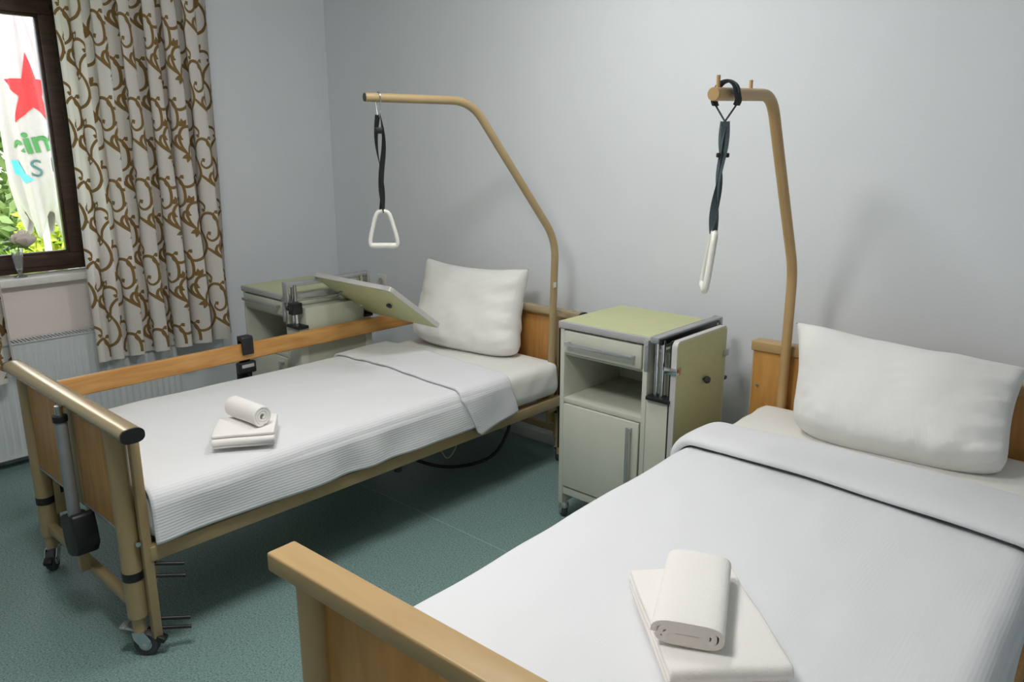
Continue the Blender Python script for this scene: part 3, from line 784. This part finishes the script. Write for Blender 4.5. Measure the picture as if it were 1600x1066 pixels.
pd = Vector((-.287, -.958, 0))      # pole direction
ring = [h(HX, HY, 1.768) + (Vector((.958, -.287, 0)) * math.cos(a) * .0215 + Vector((0, 0, 1)) * (math.sin(a) * .0215 if math.sin(a) > 0 else math.sin(a) * .075)) for a in np.linspace(0, 2 * PI, 28)[:-1]]
tube('hook', ring, .0022, 'chrome', h1, 8, closed=True)
N = 26
for sgn, ph in ((-1, .3), (1, 1.6)):
    pts = []; wd = []
    for k in range(N + 1):
        tt = k / N; z = 1.702 - tt * (1.702 - 1.318)
        off = sgn * .010 * math.sin(PI * tt * 2) * (1 if tt < .5 else .8) + sgn * .005
        pts.append(h(HX, HY, z) + rt * off * 1.0 + vw * sgn * .003); a = ph + tt * (2.6 if sgn < 0 else -2.9); wd.append(rt * math.cos(a) + vw * math.sin(a))
    ribbon('strap', pts, wd, .022, 'strap', h1)
box('buckle', -.018, .018, -.006, .006, .46, .485, 'black', h1, .003, mtx=Matrix.Rotation(math.radians(42), 4, 'Z'))
gp = grip_loop(h(HX, HY, 1.325), rt, .145, .112, .009); tube('grip', gp, .0085, 'grip', h1, 12, closed=True)
bt = h(HX, HY, 1.325 - .142)
tube('grip_bar', [bt - rt * .05, bt + rt * .05], .0115, 'grip', h1, 12)

GX, GY = 3.3075, -.972
h2 = thing('trapeze_handle', 'white grip seen edge-on below a slate strap, hanging over the nearest bed', 'grab handle', (GX, GY, 1.18), group=None)
def g(x, y, z): return Vector((x - GX, y - GY, z - 1.18))
pd2 = Vector((.074, -.997, 0)); sd2 = Vector((.997, .074, 0))
c0 = g(GX, GY, 1.735)
ring = []
for k in range(25):          # padded loop lying over the pole
    a = -.55 + (PI + 1.1) * k / 24
    rr = .030 if 0 < a < PI else .036
    ring.append(c0 + sd2 * math.cos(a) * rr + Vector((0, 0, math.sin(a) * .030 - (.0 if 0 < a < PI else .02))))
ribbon('strap_loop', ring, [pd2] * 25, .036, 'strap', h2, .006)
ring2 = [c0 + sd2 * math.cos(a) * .0335 + Vector((0, 0, math.sin(a) * .0335)) for a in np.linspace(-.4, PI + .4, 24)]
ribbon('reflective_stripe', ring2, [pd2] * 24, .012, 'strapg', h2, .003)
j = g(GX, GY, 1.655)
tube('cord', [ring[0], j], .0028, 'strapg', h2, 8); tube('cord', [ring[-1], j], .0028, 'strapg', h2, 8)
for sgn, ph in ((-1, .9), (1, .2)):
    pts = []; wd = []
    for k in range(N + 1):
        tt = k / N; z = 1.655 - tt * (1.655 - 1.335)
        pts.append(g(GX, GY, z) + rt * (sgn * .004 * math.sin(tt * PI * 3) - .012 * tt) + vw * sgn * .004); a = ph + tt * (3.2 if sgn < 0 else 2.4); wd.append(rt * math.cos(a) + vw * math.sin(a))
    ribbon('strap', pts, wd, .024, 'strapg', h2)
box('buckle', -.018, .018, -.008, .008, .375, .388, 'black', h2, .003, mtx=Matrix.Rotation(math.radians(42), 4, 'Z'))
gr = Vector((.464, -.886, 0)) * .985 + Vector((.886, .464, 0)) * .10
gp = grip_loop(j + Vector((0, 0, -.315)) - rt * .010, gr, .165, .115, .009, lean=-rt * .022); tube('grip', gp, .010, 'grip', h2, 12, closed=True)

# ------------------------------------------------------------------ hand control on the plank
hc = thing('bed_hand_control', 'black hand control hooked over the raised wooden plank', 'remote control', (1.162, -1.345, .54), group=None)
prism('hook', [(-.020, .195), (.020, .195), (.026, .185), (.026, .11), (.019, .11), (.016, .175), (-.014, .175), (-.014, .06), (-.020, .06)], -.028, .028, 'black', hc, 'xz', .002)
bd = box('handset', -.036, -.0205, -.038, .038, -.03, .068, 'black', hc, .008, seg=3)
hs = box('handset_body', -.020, .012, -.042, .042, .018, .072, 'black', hc, .006, seg=3)
box('key_strip', .0115, .0135, -.03, .03, .046, .062, 'edge', hs, .001)
tube('coiled_cable', catmull([(-.004, .0, .02), (.0, .012, -.02), (.002, .02, -.06), (.0, .03, -.10), (-.002, .05, -.16)]), .006, 'cable', hc, 8)

# ------------------------------------------------------------------ wall socket
sk = thing('wall_socket', 'white double wall socket above the bed head near the corner', 'socket', (.475, 0, .735))
box('plate', -.045, .045, -.010, 0, -.045, .045, 'socket', sk, .004)
lathe('outlet', [(.002, -.0105), (.020, -.0105), (.022, -.013), (.019, -.013), (.017, -.006), (.002, -.006)], (0, 0, 0), 'edge', sk, 20, 'y')

# ------------------------------------------------------------------ radiator under the window
ra = thing('panel_radiator', 'white ribbed panel radiator under the window', 'radiator', (0.02, -2.0, .06))
RY0, RY1, RZ1 = -1.05, .80, .575
ny = 1; V = []; F = []
pitch = .0335; prof = []
nrib = int((RY1 - RY0) / pitch)
for k in range(nrib):
    y = RY0 + .01 + k * pitch
    for a, d in ((0, 0), (.010, 0), (.015, .008), (.026, .008), (.0315, 0)): prof.append((y + a, d))
bm = bmesh.new()
for xface, sg in ((.105, 1),):
    zs = ((0, 0), (.03, 0), (.05, 1), (RZ1 - .06, 1), (RZ1 - .04, 0), (RZ1, 0))
    rows = [[bm.verts.new((xface + sg * d * m, y, z)) for (y, d) in prof] for z, m in zs]
    for A, B in zip(rows, rows[1:]):
        for q in range(len(prof) - 1): bm.faces.new((A[q], A[q + 1], B[q + 1], B[q]))
from_bm('front_panel', bm, 'radiator', ra, True)
box('rear_panel', .0, .015, RY0, RY1, 0, RZ1, 'radiator', ra, .003)
box('core', .015, .1045, RY0 + .01, RY1 - .01, .01, RZ1 - .02, 'radiator', ra, 0)
for y in (RY0, RY1 - .004): box('side_cover', .0, .112, y, y + .006, 0, RZ1 + .006, 'radiator', ra, .002)
tg = box('top_grille', .002, .104, RY0, RY1, RZ1 - .012, RZ1 + .001, 'raddark', ra, 0)
for k in range(int((RY1 - RY0) / .017)):
    y = RY0 + .006 + k * .017; 
    if k % 1 == 0 and y > -.35: box('grille_bar', .012, .104, y, y + .008, RZ1 + .001, RZ1 + .006, 'radiator', tg, 0)
for x0, x1 in ((.0, .013), (.103, .112)): box('grille_edge', x0, x1, RY0, RY1, RZ1 + .001, RZ1 + .0065, 'radiator', tg, 0)
for y in (RY0 + .2, RY1 - .2): box('wall_bracket', -.019, .0, y - .02, y + .02, .1, RZ1 - .1, 'radiator', ra, 0)
tube('supply_pipe', [(.06, RY0 + .08, 0.0), (.06, RY0 + .08, -.06)], .009, 'radiator', ra, 10)

# ------------------------------------------------------------------ curtains with flocked scrolls
STROKES = [
    [(0, 0), (-.032, .045), (-.045, .095), (-.028, .138), (.008, .150), (.036, .132), (.040, .108), (.026, .098)],
    [(0, 0), (.008, .045), (.038, .082), (.074, .080), (.098, .046), (.106, -.005), (.098, -.050), (.066, -.070), (.042, -.050), (.048, -.028), (.062, -.030)],
    [(-.022, .030), (-.052, .046), (-.068, .074), (-.058, .100), (-.036, .100), (-.034, .080)],
    [(0, 0), (.026, -.050), (.034, -.105), (.010, -.150), (-.034, -.165), (-.066, -.142), (-.062, -.114), (-.042, -.112)],
    [(.034, -.105), (.070, -.135), (.105, -.165), (.150, -.20)],
]
LEAVES = [((0, 0), 200), ((0, 0), 250), ((-.020, .150), 60), ((-.020, .150), 100), ((-.020, .150), 140)]
CW, CH = .150, .40
def curtain(label, y_left, y_right, zb_l, zb_r, ztop, nf, seed, x_mid=.205, amp=.042):
    g_ = np.random.default_rng(seed)
    ph = np.cumsum(np.r_[0, g_.uniform(.75, 1.3, nf)]); ph = ph / ph[-1]
    # fold phase, tighter to the right
    ns = nf * 26
    s = np.linspace(0, 1, ns)
    phase = np.interp(s ** .9, ph, np.arange(nf + 1)) * 2 * PI
    am = np.interp(s, [0, .15, .5, 1], [.40, .8, 1.35, 1.8]) * amp * (1 + .25 * np.sin(s * 31 + seed))
    base_y = y_left + (y_right - y_left) * s
    def P(i_s, z):
        k = (z - .48) / (ztop - .48)
        sp = 1 + .03 * (1 - k)
        x = x_mid + am * (.75 + .35 * (1 - k)) * np.sin(phase + .35 * math.sin(z * 2.1 + seed)) + .008 * np.sin(z * 5 + s * 14)
        ymid = (y_left + y_right) / 2
        y = ymid + (base_y - ymid) * sp - am * .36 * np.sin(2 * phase)
        return x, y
    nz = 120
    zb = zb_l + (zb_r - zb_l) * s
    X = np.zeros((nz, ns)); Y = np.zeros((nz, ns)); Zm = np.zeros((nz, ns))
    for j in range(nz):
        t = j / (nz - 1)
        zz = .48 + (ztop - .48) * t
        x, y = P(None, zz); X[j], Y[j] = x, y
        Zm[j] = zb * (1 - t) + ztop * t + (1 - t) ** 6 * .006 * np.sin(phase)
    ds = np.hypot(np.diff(X[nz // 3]), np.diff(Y[nz // 3])); arc = np.r_[0, np.cumsum(ds)]
    V = np.stack([X, Y, Zm], -1).reshape(-1, 3)
    UV = np.stack([np.tile(arc, (nz, 1)), Zm], -1).reshape(-1, 2)
    root = thing('curtain', label, 'curtain', (0, 0, 0))
    yc = (y_left + y_right) / 2
    root.location = (x_mid, yc, zb_l)
    off = np.array([x_mid, yc, zb_l])
    cl = mk('cloth', V - off, grid_faces(nz, ns), 'curtain', root, True, UV)
    # hem
    # surface lookup
    zs = np.linspace(.48, ztop, nz)
    def surf(a, z):
        i = np.interp(a, arc, np.arange(ns)); j = (z - .48) / (ztop - .48) * (nz - 1)
        i0 = int(min(max(math.floor(i), 0), ns - 2)); fi = i - i0; j0 = int(min(max(math.floor(j), 0), nz - 2)); fj = j - j0
        def at(A): return (A[j0, i0] * (1 - fi) + A[j0, i0 + 1] * fi) * (1 - fj) + (A[j0 + 1, i0] * (1 - fi) + A[j0 + 1, i0 + 1] * fi) * fj
        p = np.array([at(X), at(Y), at(Zm)])
        tx = X[j0, i0 + 1] - X[j0, i0]; ty = Y[j0, i0 + 1] - Y[j0, i0]; L = math.hypot(tx, ty) + 1e-9
        return p, np.array([ty / L, -tx / L, 0])
    V2 = []; F2 = []
    A_end = arc[-1]
    def inside(a, z): return 0.004 < a < A_end - .004 and .495 < z < ztop - .01
    def stroke(pts, oa, oz, wmax):
        c = catmull([(p[0], p[1], 0) for p in pts], 6); n = len(c); prev = None
        for k in range(n):
            p = c[k]; t = c[min(k + 1, n - 1)] - c[max(k - 1, 0)]; t = t / (np.linalg.norm(t) + 1e-9)
            u = k / (n - 1); wv = wmax * (.45 + .55 * math.sin(PI * min(1, u * 1.15 + .05)) ** .6) * .5
            if u > .9: wv = wmax * .62
            nn = np.array([-t[1], t[0]])
            cur = None
            ids = []
            ok = True
            for sgn in (-1, 0, 1):
                a = oa + p[0] + nn[0] * wv * sgn; z = oz + p[1] + nn[1] * wv * sgn
                if not inside(a, z): ok = False; break
                q, nv = surf(a, z); ids.append(q + nv * .0016)
            if ok:
                b0 = len(V2); V2.extend(ids); cur = b0
                if prev is not None:
                    for e in (0, 1): F2.append((prev + e, prev + e + 1, cur + e + 1, cur + e))
            prev = cur
    def leaf(ca, cz, ang, L=.042, wd=.024):
        r = math.radians(ang); d = np.array([math.cos(r), math.sin(r)]); n = np.array([-d[1], d[0]])
        o = [(0, 0), (.35, .5), (.65, .38), (1, 0), (.65, -.38), (.35, -.5)]
        pts = [(ca + d[0] * a * L + n[0] * b * wd, cz + d[1] * a * L + n[1] * b * wd) for a, b in o]
        if not all(inside(*p) for p in pts): return
        b0 = len(V2)
        for p in pts: q, nv = surf(*p); V2.append(q + nv * .0019)
        F2.append((b0, b0 + 1, b0 + 5)); F2.append((b0 + 1, b0 + 2, b0 + 4, b0 + 5)); F2.append((b0 + 2, b0 + 3, b0 + 4))
    ncol = int(A_end / CW) + 3
    for ci in range(-1, ncol):
        for ri in range(-1, int((ztop - .4) / CH) + 2):
            oa = ci * CW; oz = .52 + ri * CH + (CH / 2 if ci % 2 else 0)
            mir = 1
            for st in STROKES: stroke(st, oa, oz, .0155)
            for (c_, an) in LEAVES: leaf(oa + c_[0], oz + c_[1], an)
    sc = mk('scroll_print', np.array(V2) - off, F2, 'scroll', root, False, label='bronze flocked scrolls and buds')
    return root
curtain('cream curtain with bronze scrolls, hanging right of the window', -1.64, -.905, .485, .50, 2.55, 7, 3)
curtain('cream curtain with bronze scrolls, only its corner showing at the left edge', -2.62, -2.045, .485, .485, 2.55, 6, 8)
rl = thing('curtain_rail', 'white curtain rail above the window', 'curtain rail', (.205, -1.75, 2.555))
box('track', -.015, .015, -1.15, .95, 0, .03, 'sill', rl, .003)
for y in (-1.0, 0, .8): box('bracket', -.205, -.01, y - .012, y + .012, .004, .026, 'sill', rl, .002)

# ------------------------------------------------------------------ vase with a rose on the sill
VX, VY = -.02, -1.885
va = thing('crystal_vase', 'small cut crystal vase standing on the white window sill', 'vase', (VX, VY, WZ0))
def vase_profile(bm, n=20):
    prof = [(.026, 0), (.027, .003), (.012, .010), (.007, .016), (.009, .024), (.013, .035), (.017, .070), (.021, .105), (.024, .128), (.022, .128), (.019, .105), (.015, .070), (.010, .036), (.002, .030)]
    rings = []
    for i, (r, hh) in enumerate(prof):
        ring = []
        for k in range(n):
            a = 2 * PI * k / n; rr = r * (1 + (.07 if (k + (i % 2)) % 2 == 0 and 4 <= i <= 8 else 0))
            ring.append(bm.verts.new((rr * math.cos(a), rr * math.sin(a), hh)))
        rings.append(ring)
    for A, B in zip(rings, rings[1:]):
        for k in range(n): bm.faces.new((A[k], A[(k + 1) % n], B[(k + 1) % n], B[k]))
    bm.faces.new(rings[0][::-1]); bm.faces.new(rings[-1])
bm = bmesh.new(); vase_profile(bm); bmesh.ops.scale(bm, vec=(1.15, 1.15, 1.1), verts=bm.verts); from_bm('vase_body', bm, 'crystal', va, False)
ro = thing('rose', 'single white rose with ivy leaves standing in the crystal vase', 'flower', (VX, VY, WZ0 + .04))
tube('stem', catmull([(0, 0, 0), (.002, .002, .06), (.008, .006, .10), (.012, .012, .14)]), .0025, 'leaf', ro, 8)
rc = Vector((.014, .030, .150))
for k in range(17):
    t = k / 16; ang = k * 2.4; R = .010 + .048 * t; Hh = .085 - .014 * t; V = []; nu, nv = 7, 6
    for i in range(nu):
        for jv in range(nv):
            u = (i / (nu - 1) - .5) * (2.2 - .8 * t); v = jv / (nv - 1)
            rad = R * (.25 + .75 * math.sin(v * PI * .62)) + (.006 * t * v ** 4)
            top = 1 - .25 * (abs(u) ** 2) * v
            V.append(rc + Vector((rad * math.cos(ang + u), rad * math.sin(ang + u), -.045 + Hh * v * top * (1.15 - .35 * t))))
    o = mk('petal', V, grid_faces(nu, nv), 'rose', ro, True)
    m = o.modifiers.new('t', 'SOLIDIFY'); m.thickness = .0008
def ivy(c, d, size, seed):
    g_ = random.Random(seed); d = Vector(d).normalized(); up = Vector((g_.uniform(-.2, .5), g_.uniform(-.5, .1), 1)); sdir = d.cross(up).normalized(); nn = sdir.cross(d)
    ol = [(0, 0), (.25, .35), (.15, .55), (.45, .42), (.6, .62), (.7, .28), (1.05, 0), (.7, -.28), (.6, -.62), (.45, -.42), (.15, -.55), (.25, -.35)]
    V = [Vector(c) + (d * .45 + nn * .06) * size] + [Vector(c) + (d * a + sdir * b + nn * (-.25 * b * b - .1 * a * a)) * size for a, b in ol]
    F = [(0, i + 1, (i + 1) % 12 + 1) for i in range(12)]
    o = mk('leaf', V, F, 'leaf', ro, True); m = o.modifiers.new('t', 'SOLIDIFY'); m.thickness = .0008
for c, d, s_, sd in (((.02, .01, .125), (.4, .6, -.35), .058, 1), ((0, 0, .13), (.3, -.9, .1), .055, 2), ((0, -.02, .15), (.1, -.8, .7), .05, 3), ((.01, .03, .145), (.2, 1, .05), .05, 4), ((-.01, 0, .12), (-.3, -.8, -.2), .05, 5), ((.01, -.04, .16), (.2, -.9, .3), .045, 6), ((.02, -.01, .13), (.8, -.3, -.2), .045, 7)):
    ivy(c, d, s_ * 1.25, sd)

# ------------------------------------------------------------------ garden outside the window
gl = struct(box('ground', -30, -.26, -16, 22, -.6, -.45, 'lawn', bev=0)); gl['label'] = 'bright lawn outside the window'; gl['category'] = 'lawn'
PX, PY = -1.75, -1.215
pa = thing('closed_parasol', 'closed white parasol with a red star and lettering outside the window', 'parasol', (PX, PY, -.45))
tube('pole', [(0, 0, 0), (0, 0, 2.95)], .022, 'whitepaint', pa, 14)
lathe('foot', [(.001, 0), (.24, 0), (.24, .05), (.05, .07), (.001, .07)], (0, 0, 0), 'whitepaint', pa)
def par_r(a, z):      # z local, folded canvas between 1.50 and 2.92
    t = (z - 1.49) / (2.92 - 1.49)
    base = np.interp(t, [0, .06, .2, .5, .75, .92, 1], [.105, .135, .165, .165, .14, .085, .03])
    return base * (1 + .10 * math.sin(a * 8 + 1.5 * t) + .035 * math.sin(a * 3 + 5 * t)) + .006 * math.sin(a * 17 + z * 6)
na, nz = 96, 50; V = []
for j in range(nz):
    z = 1.49 + (2.92 - 1.49) * j / (nz - 1)
    for i in range(na):
        a = 2 * PI * i / na; r = par_r(a, z); zz = z + (.09 * math.sin(a * 4 + 1) * (1 - j / (nz - 1)) ** 5)
        V.append((r * math.cos(a), r * math.sin(a), zz))
F = [(j * na + i, j * na + (i + 1) % na, (j + 1) * na + (i + 1) % na, (j + 1) * na + i) for j in range(nz - 1) for i in range(na)]
cv = mk('canopy', V, F, 'canvas', pa, True); m = cv.modifiers.new('t', 'SOLIDIFY'); m.thickness = .002
A0 = math.atan2(-3.09 - PY, 4.42 - PX)     # printed side faces the window
def wrap(p2, lift=.006):
    a = A0 + p2[0] / .165; r = par_r(a, p2[1]) + lift; return (r * math.cos(a), r * math.sin(a), p2[1])
def print_mesh(name, verts2, faces, mat):
    bm = bmesh.new(); vs = [bm.verts.new((x, y, 0)) for x, y in verts2]
    for f in faces:
        try: bm.faces.new([vs[i] for i in f])
        except ValueError: pass
    for _ in range(4):
        es = [e for e in bm.edges if e.calc_length() > .022]
        if not es: break
        bmesh.ops.triangulate(bm, faces=bm.faces[:]); es = [e for e in bm.edges if e.calc_length() > .022]
        bmesh.ops.subdivide_edges(bm, edges=es, cuts=1)
    for v in bm.verts: v.co = wrap((v.co.x, v.co.y))
    me = bpy.data.meshes.new(name); bm.to_mesh(me); bm.free(); me.materials.append(M[mat])
    o = bpy.data.objects.new(name, me); COL.objects.link(o); o.parent = cv; return o
def star(cx, cy, R, r, mat, squash=.75):
    v = [(cx, cy)]
    for k in range(10):
        a = PI / 2 + k * PI / 5; q = R if k % 2 == 0 else r; v.append((cx + q * math.cos(a) * squash, cy + q * math.sin(a)))
    print_mesh('red_star', v, [(0, k + 1, (k + 1) % 10 + 1) for k in range(10)], mat)
star(.03, 2.37, .25, .10, 'red')
def text_print(txt, cx, cz, size, mat, name, shear=0, bold=0.0, rot=0.0):
    cu = bpy.data.curves.new('t', 'FONT'); cu.body = txt; cu.size = size; cu.align_x = 'CENTER'; cu.shear = shear; cu.offset = bold
    o = bpy.data.objects.new('t', cu); COL.objects.link(o)
    dg = bpy.context.evaluated_depsgraph_get(); me = o.evaluated_get(dg).to_mesh()
    c, s = math.cos(rot), math.sin(rot)
    vs = [(cx + v.co.x * c - v.co.y * s, cz + v.co.x * s + v.co.y * c) for v in me.vertices]; fs = [tuple(p.vertices) for p in me.polygons]
    o.evaluated_get(dg).to_mesh_clear(); COL.objects.unlink(o); bpy.data.objects.remove(o)
    print_mesh(name, vs, fs, mat)
text_print('eine', .03, 1.985, .20, 'printgreen', 'green_lettering', 0, .006, .18)
text_print('S', .0, 1.82, .16, 'darkteal', 'dark_lettering')
text_print('L', .11, 1.85, .14, 'darkteal', 'dark_lettering')
print_mesh('turquoise_mark', [(-.16, 1.93), (-.115, 1.92), (-.07, 1.84), (-.02, 1.80), (-.08, 1.775), (-.15, 1.84)], [(0, 1, 2, 5), (2, 3, 4, 5)], 'teal')
# slatted garden chair beyond the parasol
gc = thing('garden_chair', 'white slatted garden chair back outside the window', 'chair', (-1.9, -.80, -.45), .7)
for k in range(14): box('slat', -.22, .22, -.010 - k * .006, .004 - k * .006, .45 + k * .075, .45 + k * .075 + .052, 'whitepaint', gc, .004)
for x in (-.24, .22): box('frame', x, x + .03, -.09, .02, 0, 1.52, 'whitepaint', gc, .004)
box('seat', -.24, .25, .0, .42, .40, .44, 'whitepaint', gc, .006)
for x in (-.23, .21): box('leg', x, x + .03, .38, .41, 0, .40, 'whitepaint', gc, .004)
def shrub(x, y, z, rx, ry, rz, nleaf, mat, label, seed, size=.09):
    g_ = np.random.default_rng(seed); t = thing('garden_shrub', label, 'shrub', (x, y, -.45), group=None)
    u = g_.normal(size=(nleaf, 3)); u /= np.linalg.norm(u, axis=1)[:, None]; rad = g_.uniform(.55, 1, nleaf) ** .5
    lump = 1 + .18 * np.sin(u[:, 0] * 5 + seed) * np.sin(u[:, 1] * 6) * np.cos(u[:, 2] * 5)
    c = u * (rad * lump)[:, None] * np.array([rx, ry, rz]) + np.array([0, 0, z + .45])
    c[:, 2] = np.maximum(c[:, 2], .03)
    V = []; F = []
    for k in range(nleaf):
        d = g_.normal(size=3); d /= np.linalg.norm(d); e = np.cross(d, g_.normal(size=3)); e /= np.linalg.norm(e); s_ = size * g_.uniform(.6, 1.4); b0 = len(V)
        V += [c[k] - d * s_, c[k] + e * s_ * .4, c[k] + d * s_, c[k] - e * s_ * .4]; F.append((b0, b0 + 1, b0 + 2, b0 + 3))
    o = mk('foliage', V, F, mat, t); o['kind'] = 'stuff'
    tube('trunk', [(0, 0, 0), (.03, .02, z + .45)], .05, 'bark', t, 8)
shrub(-6.0, .6, .45, 1.0, 1.3, .9, 5000, 'hedge', 'mid green bush behind the parasol, left of its pole', 1)
shrub(-3.6, .35, .62, .35, .33, 1.15, 2600, 'hedge2', 'yellow green clipped shrub right of the parasol', 2, .05)
shrub(-4.0, -.45, .45, .35, .38, .75, 2400, 'hedge2', 'low yellow green shrub beneath the parasol', 3, .05)
shrub(-9.2, 1.2, 1.2, 1.6, 2.0, 1.7, 5000, 'hedge', 'large green tree far behind the parasol', 4, .14)
shrub(-9.5, 6.8, 1.0, 1.8, 2.4, 1.5, 5000, 'hedge', 'broad green bush farthest from the window', 5, .14)
